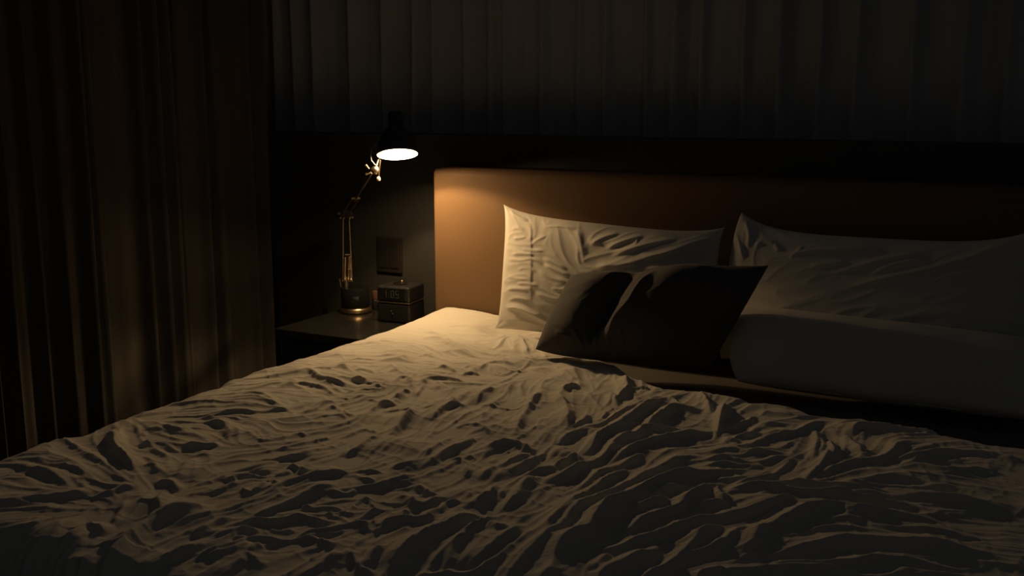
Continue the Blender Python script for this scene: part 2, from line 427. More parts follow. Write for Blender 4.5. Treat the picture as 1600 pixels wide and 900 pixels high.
def emitter(name, color, strength):
    m = bpy.data.materials.new(name); m.use_nodes = True; nt = m.node_tree
    nt.nodes.remove(nt.nodes['Principled BSDF'])
    e = nt.nodes.new('ShaderNodeEmission'); e.inputs['Color'].default_value = (*color, 1); e.inputs['Strength'].default_value = strength
    nt.links.new(e.outputs[0], nt.nodes['Material Output'].inputs['Surface'])
    return m

# ------------------------------------------------------------------ cloth height fields
def smoothstep(x): x = np.clip(x, 0, 1); return x * x * (3 - 2 * x)

def ridge_field(X, Y, ridges, scale, lamp=None, p=3.0):
    """Max-like blend of fold crests over a regular grid X[i], Y[j]; also returns the fold direction tensor."""
    nx, ny = len(X), len(Y)
    acc = np.zeros((nx, ny)); c2 = np.zeros((nx, ny)); s2 = np.zeros((nx, ny))
    for r in ridges:
        h, wl, wd = r[0] * .001, r[1] * .001, r[2] * .001
        P = np.array(r[3:], float).reshape(-1, 2) * scale
        # smooth the crest (Catmull-Rom)
        Q = [P[0]]
        E = np.vstack([2 * P[0] - P[1], P, 2 * P[-1] - P[-2]])
        for k in range(len(P) - 1):
            a, b, c, d = E[k:k + 4]
            for t in (.25, .5, .75, 1.):
                Q.append(.5 * ((2*b) + (c - a) * t + (2*a - 5*b + 4*c - d) * t*t + (3*b - a - 3*c + d) * t**3))
        Q = np.array(Q); seg = np.linalg.norm(np.diff(Q, axis=0), axis=1); S = np.r_[0, np.cumsum(seg)]; T = S[-1]
        m = max(wl, wd) * 3.2
        i0, i1 = np.searchsorted(X, [Q[:,0].min() - m, Q[:,0].max() + m]); j0, j1 = np.searchsorted(Y, [Q[:,1].min() - m, Q[:,1].max() + m])
        if i1 - i0 < 2 or j1 - j0 < 2: continue
        gx, gy = np.meshgrid(X[i0:i1], Y[j0:j1], indexing='ij')
        best = np.full(gx.shape, 1e9); bs = np.zeros(gx.shape); side = np.zeros(gx.shape); th = np.zeros(gx.shape)
        for k in range(len(Q) - 1):
            a, b = Q[k], Q[k + 1]; d = b - a; L = seg[k]
            if L < 1e-6: continue
            d = d / L; t = np.clip((gx - a[0]) * d[0] + (gy - a[1]) * d[1], 0, L)
            dx = gx - a[0] - d[0] * t; dy = gy - a[1] - d[1] * t; dist = dx * dx + dy * dy
            u = dist < best
            best[u] = dist[u]; bs[u] = (S[k] + t)[u]
            if lamp is not None:
                ln = lamp - (a + b) / 2
                side[u] = (dx * ln[0] + dy * ln[1])[u]
            else:
                side[u] = (-dx + dy * 1.0)[u]
            th[u] = math.atan2(d[1], d[0])
        dist = np.sqrt(best)
        w = np.where(side > 0, wl, wd)
        q = dist / w
        prof = np.where(q < 1, (1 - np.minimum(q, 1)) ** 1.35 * (1 + .6 * q), 0)         # sharp-ish crest, soft foot
        prof = np.exp(-(q * 1.5) ** 1.08) * .65 + prof * .35
        end = np.minimum(1, np.minimum(bs, T - bs) / (.28 * T) + .12)
        hh = h * prof * smoothstep(end) ** .8
        acc[i0:i1, j0:j1] += hh ** p
        ww = np.exp(-(dist / (m * .5)) ** 2) * h
        c2[i0:i1, j0:j1] += ww * np.cos(2 * th); s2[i0:i1, j0:j1] += ww * np.sin(2 * th)
    return acc ** (1 / p), c2, s2

def blur(a, r):
    """separable gaussian, r in cells"""
    r = max(r, .3); k = int(r * 3) + 1; w = np.exp(-.5 * (np.arange(-k, k + 1) / r) ** 2); w /= w.sum()
    for ax in (0, 1):
        pad = [(0, 0), (0, 0)]; pad[ax] = (k, k)
        b = np.pad(a, pad, mode='edge'); out = np.zeros_like(a)
        for i, wi in enumerate(w):
            sl = [slice(None)] * 2; sl[ax] = slice(i, i + a.shape[ax]); out += wi * b[tuple(sl)]
        a = out
    return a

def noise(shape, r, seed):
    n = np.random.default_rng(seed).standard_normal(shape)
    n = blur(n, r); return n / n.std()

def flow_noise(shape, r, length, cs, sn, seed):
    """noise smeared along a direction field: long wrinkles that merge and fork"""
    n = noise(shape, r, seed); I, J = np.meshgrid(np.arange(shape[0], dtype=float), np.arange(shape[1], dtype=float), indexing='ij')
    out = n.copy(); cnt = 1
    for sgn in (1, -1):
        x, y = I.copy(), J.copy(); px, py = None, None
        for k in range(length):
            ii = np.clip(x.round().astype(int), 0, shape[0] - 1); jj = np.clip(y.round().astype(int), 0, shape[1] - 1)
            dx, dy = cs[ii, jj], sn[ii, jj]
            if px is not None:
                fl = np.where(dx * px + dy * py < 0, -1, 1); dx, dy = dx * fl, dy * fl
            else:
                dx, dy = dx * sgn, dy * sgn
            px, py = dx, dy
            x = x + dx * 1.6; y = y + dy * 1.6
            ii = np.clip(x.round().astype(int), 0, shape[0] - 1); jj = np.clip(y.round().astype(int), 0, shape[1] - 1)
            wk = 1 - k / length
            out += n[ii, jj] * wk; cnt += wk
    out = blur(out, .8); return out / out.std()

def sample(F, X, Y, x, y):
    fx = np.clip((x - X[0]) / (X[1] - X[0]), 0, len(X) - 1.001); fy = np.clip((y - Y[0]) / (Y[1] - Y[0]), 0, len(Y) - 1.001)
    i = fx.astype(int); j = fy.astype(int); a = fx - i; b = fy - j
    return F[i, j]*(1-a)*(1-b) + F[i+1, j]*a*(1-b) + F[i, j+1]*(1-a)*b + F[i+1, j+1]*a*b

def relax(X, Y, H, swell, iters, bend, seed, grav=.000006, floor=-.006):
    """Let the creased sheet settle like cloth: edge lengths of the traced surface (plus a little slack) are kept,
    gravity presses it on the mattress, bending smooths it. Returns x, y, z offsets."""
    nx, ny = H.shape; hx = X[1] - X[0]; hy = Y[1] - Y[0]
    P = np.empty((nx, ny, 3), np.float32); gx, gy = np.meshgrid(X, Y, indexing='ij')
    P[..., 0], P[..., 1], P[..., 2] = gx, gy, H
    P0 = P.copy(); sw = (1 + swell).astype(np.float32)
    sets = []
    def add(di, dj, k, rest_from=None):
        a = P[max(0, -di):nx - max(0, di), max(0, -dj):ny - max(0, dj)]
        b = P[max(0, di):nx - max(0, -di), max(0, dj):ny - max(0, -dj)]
        if rest_from is None:
            L = np.linalg.norm(a - b, axis=-1) * sw[max(0, -di):nx - max(0, di), max(0, -dj):ny - max(0, dj)]
        else:
            L = np.full(a.shape[:2], rest_from, np.float32)
        sets.append((di, dj, k, L.astype(np.float32)))
    add(1, 0, .5); add(0, 1, .5); add(1, 1, .25); add(1, -1, .25)
    add(2, 0, bend, 2 * hx); add(0, 2, bend, 2 * hy); add(4, 0, bend * .5, 4 * hx); add(0, 4, bend * .5, 4 * hy)
    V = np.zeros_like(P)
    edge = np.ones((nx, ny), np.float32); edge[:3] = edge[-3:] = 0; edge[:, :3] = edge[:, -3:] = 0
    for it in range(iters):
        Q = P + V * .7; Q[..., 2] -= grav
        for (di, dj, k, L) in sets:
            si = slice(max(0, -di), nx - max(0, di)); sj = slice(max(0, -dj), ny - max(0, dj))
            ti = slice(max(0, di), nx - max(0, -di)); tj = slice(max(0, dj), ny - max(0, -dj))
            d = Q[ti, tj] - Q[si, sj]; l = np.sqrt((d * d).sum(-1)) + 1e-9
            c = (l - L) / l
            if di > 1 or dj > 1: c = np.minimum(c, 0)          # bending only pushes apart
            d *= (c * (k * .5))[..., None]
            Q[si, sj] += d; Q[ti, tj] -= d
        Q[..., 2] = np.where(Q[..., 2] < floor, floor + (Q[..., 2] - floor) * .2, Q[..., 2])
        # friction with the bed: in-plane creep stays small
        Q[..., :2] += (P0[..., :2] - Q[..., :2]) * .01
        Q = P0 + (Q - P0) * edge[..., None]
        V = Q - P; P = Q
    return P - np.stack([gx, gy, np.zeros_like(gx)], -1)

# ------------------------------------------------------------------ room shell
mb = MB(); mb.box(-1.05, 3.0, -3.6, .55, -.05, 0); structure(mb.build('floor', M['floor']), 'dark carpeted floor of the bedroom', 'floor')
mb = MB(); mb.box(-1.05, 3.0, .45, .55, 0, 2.6); structure(mb.build('wall_back', M['wall']), 'dark wall behind the curtains', 'wall')
mb = MB(); mb.box(-1.15, -1.05, -3.6, .55, 0, 2.6); structure(mb.build('wall_left', M['wall']), 'dark wall behind the pleated curtain', 'wall')

# ------------------------------------------------------------------ curtains
def curtain(name, a, b, normal, z0, z1, crests, label, mat, seed, amp=.045):
    """hanging pleated cloth from point a to b; crests = [(distance along, width, height)]"""
    a = np.array(a, float); b = np.array(b, float); L = np.linalg.norm(b - a); d = (b - a) / L; n = np.array(normal, float)
    ns = int(L / .006); nz = 46
    s = np.linspace(0, L, ns); z = np.linspace(z0, z1, nz); S, Z = np.meshgrid(s, z, indexing='ij')
    tz = (Z - z0) / (z1 - z0); h = np.zeros_like(S); g = np.random.default_rng(seed)
    for (c, w, hh) in crests:
        ph, am = g.uniform(0, 6.28), g.uniform(.002, .008)
        drift = am * np.sin(tz * 3.0 + ph) + g.uniform(-.010, .010) * (1 - tz)
        q = np.abs(S - c - drift) / (w * (1.1 - .25 * tz))
        h = np.maximum(h, hh * np.exp(-q ** 1.6))
    h += amp * .16 * np.sin(S * 47 + 1.2 * np.sin(S * 9) + .3 * tz) + amp * .05 * np.sin(S * 118 + 2 * np.sin(S * 23))
    P = a[None, None, :2] + d[None, None, :2] * S[..., None] + n[None, None, :2] * h[..., None]
    V = np.concatenate([P, Z[..., None]], -1).reshape(-1, 3)
    o = mesh_object(name, V, grid_faces(ns, nz), mat)
    so = o.modifiers.new('cloth', 'SOLIDIFY'); so.thickness = .003; so.offset = -1
    return tag(o, label, 'curtain')

g = np.random.default_rng(3)
left = []
YL = [-.917, -.831, -.742, -.652, -.609, -.429, -.366, -.312, -.270, -.159, -.115, .06, .125]
for i, y in enumerate(YL): left.append((y + 2.8, g.uniform(.010, .017), g.uniform(.035, .065)))
y = -1.0
while y > -2.75:
    left.append((y + 2.8, g.uniform(.012, .02), g.uniform(.035, .065))); y -= g.uniform(.05, .1)
curtain('curtain', (-.82, -2.8), (-.82, .19), (1, 0), .02, 2.5, left, 'long brown pleated curtain hanging on the left beside the bed', M['curtain'], 5)
XB = [-.523, -.384, -.25, -.16, -.069, .043, .104, .234, .359, .47, .597, .69, .771, .898, 1.0, 1.12, 1.225, 1.36, 1.489, 1.6]
bk = [(x + .95, g.uniform(.014, .022), g.uniform(.025, .05)) for x in XB]
x = 1.7
while x < 2.8: bk.append((x + .95, g.uniform(.014, .022), g.uniform(.025, .05))); x += g.uniform(.07, .13)
bk += [(.08, .02, .04), (.17, .018, .035), (.27, .02, .04)]
curtain('curtain', (-.95, .32), (2.9, .32), (0, -1), .02, 2.5, bk, 'dark pleated curtain hanging behind the headboard, above the black panel', M['backcurtain'], 9)

# ------------------------------------------------------------------ wall panel behind bed and nightstand
mb = MB(); mb.box(-.745, 2.7, .118, .165, 0, 1.180)
pan = mb.build('wall_panel', M['panel'], bevel=.004)
tag(pan, 'wide low black panel standing behind the headboard and nightstand', 'wall panel')
ou = thing('wall_outlet', (-.245, .118, .77), 'dark rectangular outlet plate on the black panel above the alarm clock', 'wall outlet')
mb = MB(); mb.box(-.051, .051, -.009, 0, -.061, .061); mb.build('plate', M['plate'], ou, bevel=.003)
for k in (-1, 1):
    mb = MB(); mb.box(k*.022 - .019, k*.022 + .019, -.012, -.009, -.045, .045); ins = mb.build('insert', M['satin'], ou, bevel=.002)

# ------------------------------------------------------------------ bed
bed = thing('bed', (0, 0, 0), 'large bed with tan leather headboard and sheet coloured dark as shade under the duvet', 'bed')
# headboard: upholstered slab with rounded top and side edges
def rounded_slab(x0, x1, z0, z1, yf, yb, r):
    nx, nz = 120, 70; xs = np.linspace(x0, x1, nx); zs = np.linspace(z0, z1, nz)
    xs = np.unique(np.r_[xs, x0 + r * (1 - np.cos(np.linspace(0, math.pi/2, 10)))]); zs = np.unique(np.r_[zs, z1 - r * (1 - np.cos(np.linspace(0, math.pi/2, 10)))])
    Xg, Zg = np.meshgrid(xs, zs, indexing='ij')
    rs = .012                                                       # the side edge is tighter than the top
    dt = np.clip((Zg - (z1 - r)) / r, 0, 1); ds = np.clip((x0 + rs - Xg) / rs, 0, 1)
    Yg = yf + r * (1 - np.sqrt(1 - dt ** 2)) + rs * (1 - np.sqrt(1 - ds ** 2))
    F = np.stack([Xg, np.minimum(Yg, yb), Zg], -1).reshape(-1, 3); n = len(F)
    B = np.stack([Xg, np.full_like(Xg, yb), Zg], -1).reshape(-1, 3)
    a, b = len(xs), len(zs); f = [grid_faces(a, b), grid_faces(a, b, n, True)]
    idx = np.arange(n).reshape(a, b)
    for e in (idx[0], idx[-1][::-1], idx[:, 0][::-1], idx[:, -1]):
        f.append(np.stack([e[:-1], e[1:], e[1:] + n, e[:-1] + n], -1))
    return np.vstack([F, B]), np.vstack(f)
V, F = rounded_slab(.004, 2.05, .25, 1.080, 0, .117, .028)
hb = mesh_object('headboard', V, F, M['leather'], bed); hb['label'] = 'tan leather headboard'
mb = MB(); mb.box(0.05, 1.87, -1.74, -.01, .10, .34); mb.build('base', M['body'], bed, bevel=.015)
for (px, py) in ((.12, -1.64), (1.80, -1.64), (.12, -.10), (1.80, -.10)):
    mb = MB(); mb.tube([(px, py, 0), (px, py, .10)], [.022, .028], 16); mb.build('leg', M['body'], bed, smooth=True)
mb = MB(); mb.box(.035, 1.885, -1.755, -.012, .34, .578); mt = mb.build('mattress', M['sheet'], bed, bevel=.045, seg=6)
mt['label'] = 'mattress with its sheet coloured dark as shade'

# ------------------------------------------------------------------ duvet
def duvet_height():
    st = .0034
    X = np.arange(-.30, 2.10, st); Y = np.arange(-2.40, .10, st)
    R, c2, s2 = ridge_field(X, Y, FOLDS, .001, LAMP_XY)
    shape = R.shape
    # direction field: traced folds where there are any, sideways drift elsewhere
    gx, gy = np.meshgrid(X, Y, indexing='ij')
    base = np.where(gx > .9, math.radians(15), math.radians(35))
    c2 = blur(c2, 12) + .0006 * np.cos(2 * base); s2 = blur(s2, 12) + .0006 * np.sin(2 * base)
    th = .5 * np.arctan2(s2, c2); cs, sn = np.cos(th), np.sin(th)
    mid = flow_noise(shape, 4.2, 26, cs, sn, 11)
    fine = flow_noise(shape, 1.9, 14, cs, sn, 12)
    cross = flow_noise(shape, 2.8, 10, -sn, cs, 14)
    low = noise(shape, 32, 13); puff = noise(shape, 9, 15)
    rid = lambda n: np.exp(-np.abs(n) * 1.5) - .45                  # sharp narrow crests, wide troughs
    calm = smoothstep((.42 - gx) / .3) * smoothstep((gy + .55) / .3)  # smoother by the headboard
    k = 1 - .75 * calm
    H0 = R * RG + k * (.0056 * rid(mid) + .0030 * rid(fine) + .0016 * rid(cross) + .0034 * puff)
    swell = SW * k * (.4 + .6 * smoothstep(blur(R, 8) / .006))
    D = relax(X, Y, H0, swell, ITERS, BEND, 1)
    def heap(x, y, rx, ry, h): return h * np.exp(-((gx - x) / rx) ** 2 - ((gy - y) / ry) ** 2)
    base = .0036 * low + heap(.13, -.03, .17, .14, .016) + heap(.30, -.75, .4, .3, .006) - .022 * smoothstep((gx - .24) / .1) * smoothstep((gy + .24) / .09)
    return X, Y, D, base
RG, SW, ITERS, BEND = 1.0, .008, 110, .04

DX, DY, DD, DB = duvet_height()
def duvet_edge(x):
    """y of the turned upper edge of the duvet"""
    return np.interp(x, [-.4, .22, .30, .38, .46, .58, .72, .86, .99, 1.10, 1.25, 1.45, 1.65, 1.90, 2.1],
                        [-.012, -.012, -.012, -.012, -.02, -.16, -.31, -.445, -.52, -.515, -.535, -.55, -.58, -.60, -.62])
def build_duvet():
    TOP = .628; r = .075; xe = .072; xr = 1.86
    ns, nt = 860, 820
    s = np.linspace(-.36, 2.22, ns); t = np.linspace(0, 1, nt) ** 1.12
    S, T = np.meshgrid(s, t, indexing='ij')
    wob = np.interp(s, np.linspace(-.4, 2.3, 40), np.random.default_rng(4).normal(0, .008, 40))
    wob = wob * np.interp(s, [-.1, .55, .8], [0, 0, 1])
    ye = (duvet_edge(s) + wob)[:, None]; Y = ye + (-2.10 - ye) * T
    # wrap over the left and right sides
    def wrap(q):
        ang = np.clip(q / r, 0, math.pi / 2); hang = np.clip(q - r * math.pi / 2, 0, None)
        return ang, r * np.sin(ang), r * (1 - np.cos(ang)) + hang
    al, ox, oz = wrap(xe - S); ar, ox2, oz2 = wrap(S - xr); af, oy, oz3 = wrap(-1.745 - Y)
    Xp = np.where(S < xe, xe - ox, np.where(S > xr, xr + ox2, S)); Yp = np.where(Y < -1.745, -1.745 - oy, Y)
    h = sample(DD[..., 2], DX, DY, S, Y) + sample(DB, DX, DY, S, Y)
    ddx = sample(DD[..., 0], DX, DY, S, Y); ddy = sample(DD[..., 1], DX, DY, S, Y)
    # rounded turned edge
    d = np.abs(ye - Y); lip = np.clip(d / .045, 0, 1); rise = np.sqrt(1 - (1 - lip) ** 2)
    flat = np.interp(S, [.48, .62], [0, 1])                         # by the headboard it is tucked, no lip
    Z0 = TOP + h; Zlow = .599
    Z = np.where(flat > 0, Zlow + (Z0 - Zlow) * (1 - flat * (1 - rise)), Z0)
    nx = -np.sin(al) + np.sin(ar); nzf = np.cos(al) * np.cos(ar) * np.cos(af)
    P = np.stack([Xp + nx * h, Yp - np.sin(af) * h, Z - h * (1 - nzf) - oz - oz2 - oz3], -1)
    flatten = np.cos(al) * np.cos(ar) * np.cos(af)
    P[..., 0] += ddx * flatten; P[..., 1] += ddy * flatten
    P[..., 2] = np.maximum(P[..., 2], .20 + .02 * h)
    o = mesh_object('duvet', P.reshape(-1, 3), grid_faces(ns, nt, flip=True), M['duvet'])
    so = o.modifiers.new('padding', 'SOLIDIFY'); so.thickness = .012; so.offset = -1
    return tag(o, 'crumpled cream duvet spread over the bed, turned down below the pillows', 'duvet')
duvet = build_duvet()

# ------------------------------------------------------------------ pillows
def pillow(name, c, T, label, mat, ridges, inset, cat='pillow', shape_fn=None, seed=1, tb=.6, pw=.55, wr=1.0, ears=.02):
    TL, TR, BL, BR = [np.array(p, float) for p in c]
    W = (np.linalg.norm(TR - TL) + np.linalg.norm(BR - BL)) / 2; Hh = (np.linalg.norm(TL - BL) + np.linalg.norm(TR - BR)) / 2
    n = np.cross((TR - TL) + (BR - BL), (TL - BL) + (TR - BR)); n /= np.linalg.norm(n)
    nu, nv = 260, 170
    # denser towards the seams
    u = .5 - .5 * np.cos(np.linspace(0, math.pi, nu)) * 1.0; v = .5 - .5 * np.cos(np.linspace(0, math.pi, nv))
    u = .35 * np.linspace(0, 1, nu) + .65 * u; v = .35 * np.linspace(0, 1, nv) + .65 * v
    U, V = np.meshgrid(u, v, indexing='ij')
    il, ir, it, ib = inset
    bow = lambda q: np.clip(1 - (2 * q - 1) ** 4, 0, 1) ** .9
    Ud = U + il * bow(V) * (1 - U) ** 2 - ir * bow(V) * U ** 2
    Vd = V + ib * bow(U) * (1 - V) ** 2 - it * bow(U) * V ** 2
    P0 = (BL * (1 - Ud)[..., None] + BR * Ud[..., None]) * (1 - Vd)[..., None] + (TL * (1 - Ud)[..., None] + TR * Ud[..., None]) * Vd[..., None]
    f = (np.clip(1 - np.abs(2*U - 1) ** 3.2, 0, 1) * np.clip(1 - np.abs(2*V - 1) ** 2.8, 0, 1)) ** pw
    X = np.arange(0, W + .05, .003) - .02; Y = np.arange(0, Hh + .05, .003) - .02
    sc = np.array([W, Hh])
    rr = [r[:3] + list((np.array(r[3:]).reshape(-1, 2) * sc).ravel()) for r in ridges]
    R, c2, s2 = ridge_field(X, Y, rr, 1.0, np.array([-1.0, 1.0]))
    th = .5 * np.arctan2(blur(s2, 8), blur(c2, 8) + 1e-5)
    fl = flow_noise(R.shape, 3.2, 16, np.cos(th), np.sin(th), seed)
    G = R * 1.0 + .0028 * wr * (np.exp(-np.abs(fl) * 1.4) - .45) + .003 * noise(R.shape, 16, seed + 5)
    g = sample(G, X, Y, U * W, V * Hh)
    seam = np.clip(np.minimum(np.minimum(U, 1 - U) * W, np.minimum(V, 1 - V) * Hh) / .03, 0, 1)
    bulge = f if shape_fn is None else f * shape_fn(U, V)
    front = P0 + n * (T * bulge + g * (.15 + .85 * smoothstep(seam)))[..., None]
    back = P0 - n * (T * tb * f)[..., None]
    A = front.reshape(-1, 3); N = len(A); Vv = np.vstack([A, back.reshape(-1, 3)])
    idx = np.arange(N).reshape(nu, nv); F = [grid_faces(nu, nv), grid_faces(nu, nv, N, True)]
    for e in (idx[0], idx[-1][::-1], idx[:, 0][::-1], idx[:, -1]):
        F.append(np.stack([e[:-1], e[:-1] + N, e[1:] + N, e[1:]], -1))
    o = mesh_object(name, Vv, np.vstack(F), mat)
    return tag(o, label, cat)

p1 = pillow('pillow', [(.286, -.05, .98), (.96, -.05, .95), (.325, -.174, .63), (.99, -.174, .62)], .062,
       'white pillow standing against the headboard nearest the lamp', M['linen'], WRINKLES_LEFT, (.02, .02, .075, .02), seed=21)
p1['group'] = 'white pillows'
p2 = pillow('pillow', [(1.0, -.03, .99), (1.72, -.03, .995), (1.0, -.175, .62), (1.72, -.175, .62)], .060,
       'white pillow in shadow, leaning on the headboard behind the pillow lying flat', M['linen'], WRINKLES_RIGHT, (-.02, .02, .13, .02), seed=31)
p2['group'] = 'white pillows'
p3 = pillow('pillow', [(1.02, -.195, .768), (1.74, -.195, .753), (1.10, -.37, .62), (1.76, -.37, .62)], .036,
       'white pillow lying low in front of the shadowed pillow, only its upper rim lit', M['linen'], [], (-.02, .0, .0, -.02), seed=41, tb=.8, pw=.34, wr=.6)
p3['group'] = 'white pillows'
def two_humps(U, V):
    valley = np.exp(-((U - .345 - .03 * (V - .5)) / .062) ** 2)
    return 1.0 - .75 * valley * smoothstep(V * 3) + .50 * np.exp(-((U - .63 - .03 * (V - .5)) / .16) ** 2) + .15 * np.exp(-((U - .18) / .1) ** 2)
pillow('throw_pillow', [(.595, -.235, .819), (1.128, -.235, .884), (.580, -.42, .650), (1.03, -.37, .645)], .075,
       'charcoal cushion slumped in front of the white pillows with a dent down its middle', M['charcoal'], WRINKLES_CUSHION, (.0, .0, .01, -.05), cat='cushion', shape_fn=two_humps, seed=51, tb=.5, wr=.8)

# ------------------------------------------------------------------ nightstand
ns_ = thing('nightstand', (-.2, -.1, 0), 'low black nightstand with a glossy top between the curtain and bed', 'nightstand')
mb = MB(); mb.box(-.385, -.012, -.32, .112, .560, .585); into(mb.build('top', M['table'], bevel=.003), ns_)
mb = MB(); mb.box(-.370, -.025, -.30, .110, .10, .559); into(mb.build('body', M['body'], bevel=.004), ns_)
mb = MB(); mb.box(-.362, -.033, -.316, -.301, .345, .550); into(mb.build('drawer', M['body'], bevel=.003), ns_)
mb = MB(); mb.box(-.362, -.033, -.316, -.301, .115, .335); into(mb.build('drawer', M['body'], bevel=.003), ns_)
mb = MB(); mb.box(-.350, -.045, -.28, .10, 0, .099); into(mb.build('plinth', M['body'], bevel=.003), ns_)

# ------------------------------------------------------------------ desk lamp
ZT = .5855
RT = np.array([.8826, .4701, 0]); FW = np.array([-.4701, .8826, 0]); UP = np.array([0, 0, 1.])
LB = np.array([-.314, .008, ZT])
lamp = thing('desk_lamp', tuple(LB), 'lit black articulated desk lamp with spring arms on the nightstand', 'desk lamp')
def at(a, z, f=0): return LB + RT * a + FW * f + UP * (z - ZT)
mb = MB(); mb.lathe([(.050, 0), (.054, .004), (.054, .012), (.050, .017), (.0, .017)], LB, n=48); into(mb.build('foot', M['brass'], smooth=True), lamp)
mb = MB(); mb.lathe([(.046, .0171), (.048, .022), (.048, .078), (.045, .084), (.0, .086)], LB, n=48); into(mb.build('base', M['gloss'], smooth=True), lamp)
mb = MB(); mb.tube([at(-.030, .668), at(-.028, .705)], .007, 14); mb.tube([at(-.042, .690), at(-.010, .690)], .005, 12); into(mb.build('pivot', M['metal'], smooth=True), lamp)
mb = MB()
mb.tube([at(-.046, .672, -.012), at(-.050, .700, -.012)], .0022, 8); mb.tube([at(-.050, .655), at(-.052, .630)], .003, 8); mb.tube([at(-.049, .645), at(-.049, .60)], .0016, 8)
into(mb.build('cable', M['metal'], smooth=True), lamp)
J = at(-.024, .912)
for (a0, a1) in ((-.040, -.034), (-.010, -.014)):
    mb = MB(); mb.tube([at(a0, .688), at(a1, .905)], .0032, 10); into(mb.build('arm_rod', M['metal'], smooth=True), lamp)
for (a0, a1) in ((-.034, -.030), (-.022, -.017), (-.013, -.0135)):
    mb = MB()
    pts = []
    p0, p1_ = at(a0, .690, -.006), at(a1, .775 if a0 > -.014 - .02 else .772, -.006)
    for k in range(161):
        t = k / 160; ang = k * 2 * math.pi / 8
        pts.append(p0 + (p1_ - p0) * t + (RT * math.cos(ang) + FW * math.sin(ang)) * .0036)
    mb.tube(pts, .0011, 6)
    into(mb.build('spring', M['brass'], smooth=True), lamp)
mb = MB(); mb.tube([at(-.030, .780, -.006), at(-.014, .780, -.006)], .003, 10); into(mb.build('spring_bar', M['metal'], smooth=True), lamp)
# elbow plate with screws
mb = MB(); p = [at(-.050, .918), at(-.036, .905), at(-.010, .902), at(.001, .912), at(-.008, .926), at(-.034, .926)]
mb.add([q - FW * .006 for q in p] + [q + FW * .006 for q in p], [[0,1,2,3,4,5], [11,10,9,8,7,6]] + [[i, i + 6, (i + 1) % 6 + 6, (i + 1) % 6] for i in range(6)])
into(mb.build('elbow', M['satin'], bevel=.0015), lamp)
for a, z in ((-.041, .904), (-.030, .903), (-.010, .904), (-.001, .906), (-.046, .918)):
    mb = MB(); mb.lathe([(.0045, 0), (.0045, .004), (.003, .006), (0, .0065)], at(a, z, -.006), -FW, n=14); into(mb.build('screw', M['brass'], smooth=True), lamp)
# shade position and axis
SC = np.array([-.005, -.178, 1.127]); SN = np.array([.205, -.243, -.948]); SN /= np.linalg.norm(SN)
HJ = SC - RT * .074 + UP * (-.047)
ctr = SC
def mix(t, off=0): return J + (HJ - J) * t + RT * off
mid_ = mix(.40)
for off0, off1 in ((-.010, -.011), (.011, .010)):
    mb = MB(); mb.tube([J + RT * off0 + UP * .008, mid_ + RT * off1], .0028, 10); into(mb.build('arm_rod', M['metal'], smooth=True), lamp)
mb = MB(); mb.tube([mid_ - RT * .014, mid_ + RT * .013], .0038, 12); into(mb.build('cross_bar', M['brass'], smooth=True), lamp)
mb = MB(); mb.tube([mix(.34), mix(.96)], .0036, 12); into(mb.build('arm_tube', M['metal'], smooth=True), lamp)
mb = MB(); mb.lathe([(.006, -.008), (.011, -.006), (.013, 0), (.010, .006), (.005, .009)], HJ + RT * .006, -FW, n=24); into(mb.build('head_joint', M['metal'], smooth=True), lamp)
mb = MB(); mb.tube([HJ - RT * .012 + UP * .004, HJ - RT * .022 + UP * .016], [.002, .004], 8); mb.tube([HJ - RT * .010 - UP * .008, HJ - RT * .022 - UP * .012], [.002, .004], 8)
into(mb.build('wing_nut', M['brass'], smooth=True), lamp)
# shade: bell with white inside
R0 = .0600
def shade_profile(o):
    return [(R0 + o, 0), (R0 * .985 + o, -.012), (R0 * .93 + o, -.030), (R0 * .82 + o, -.050), (R0 * .64 + o, -.068), (R0 * .45 + o, -.080), (.022 + o, -.088)]
mb = MB(); mb.lathe(shade_profile(.0016) + [(.0236, -.120), (.020, -.128), (0, -.130)], SC, SN, n=64, closed=False)
sh = into(mb.build('lamp_shade', M['shade'], smooth=True), lamp)
mb = MB(); mb.lathe(shade_profile(0) + [(.0, -.0885)], SC, SN, n=64, closed=False)
inner = mb.build('shade_lining', M['white'], smooth=True); inner.parent = sh; inner['label'] = 'white inside of the lamp shade'
mb = MB(); mb.lathe([(R0 - .0002, .0), (R0 + .0024, -.0004), (R0 + .0024, -.0024), (R0 - .0002, -.002)], SC, SN, n=64, closed=False)
rim = mb.build('shade_rim', M['shade'], smooth=True); rim.parent = sh
# bracket from joint to shade neck, switch stalk with bright knob, cable loop
mb = MB(); mb.tube([HJ + RT * .008 + UP * .006, HJ + RT * .012 + UP * .03 + FW * .03, SC - SN * .09 - RT * .018], .0035, 10); into(mb.build('bracket', M['satin'], smooth=True), lamp)
mb = MB(); mb.tube([SC - RT * .052 - UP * .016, SC - RT * .058 - UP * .066], .0022, 10); into(mb.build('pull_rod', M['brass'], smooth=True), lamp)
mb = MB(); mb.lathe([(.0, -.007), (.005, -.006), (.0065, -.002), (.0055, .003), (.003, .006), (0, .007)], SC - RT * .0585 - UP * .072, UP, n=20); into(mb.build('knob', M['cream'], smooth=True), lamp)
mb = MB()
cp = [np.array(q) for q in (SC - RT * .066 + UP * .030 + FW * .02, SC - RT * .076 + UP * .018, SC - RT * .080 - UP * .002, SC - RT * .078 - UP * .018, SC - RT * .068 - UP * .030, SC - RT * .060 - UP * .032)]
mb.tube(cp, .0016, 8); into(mb.build('cable_loop', M['metal'], smooth=True), lamp)
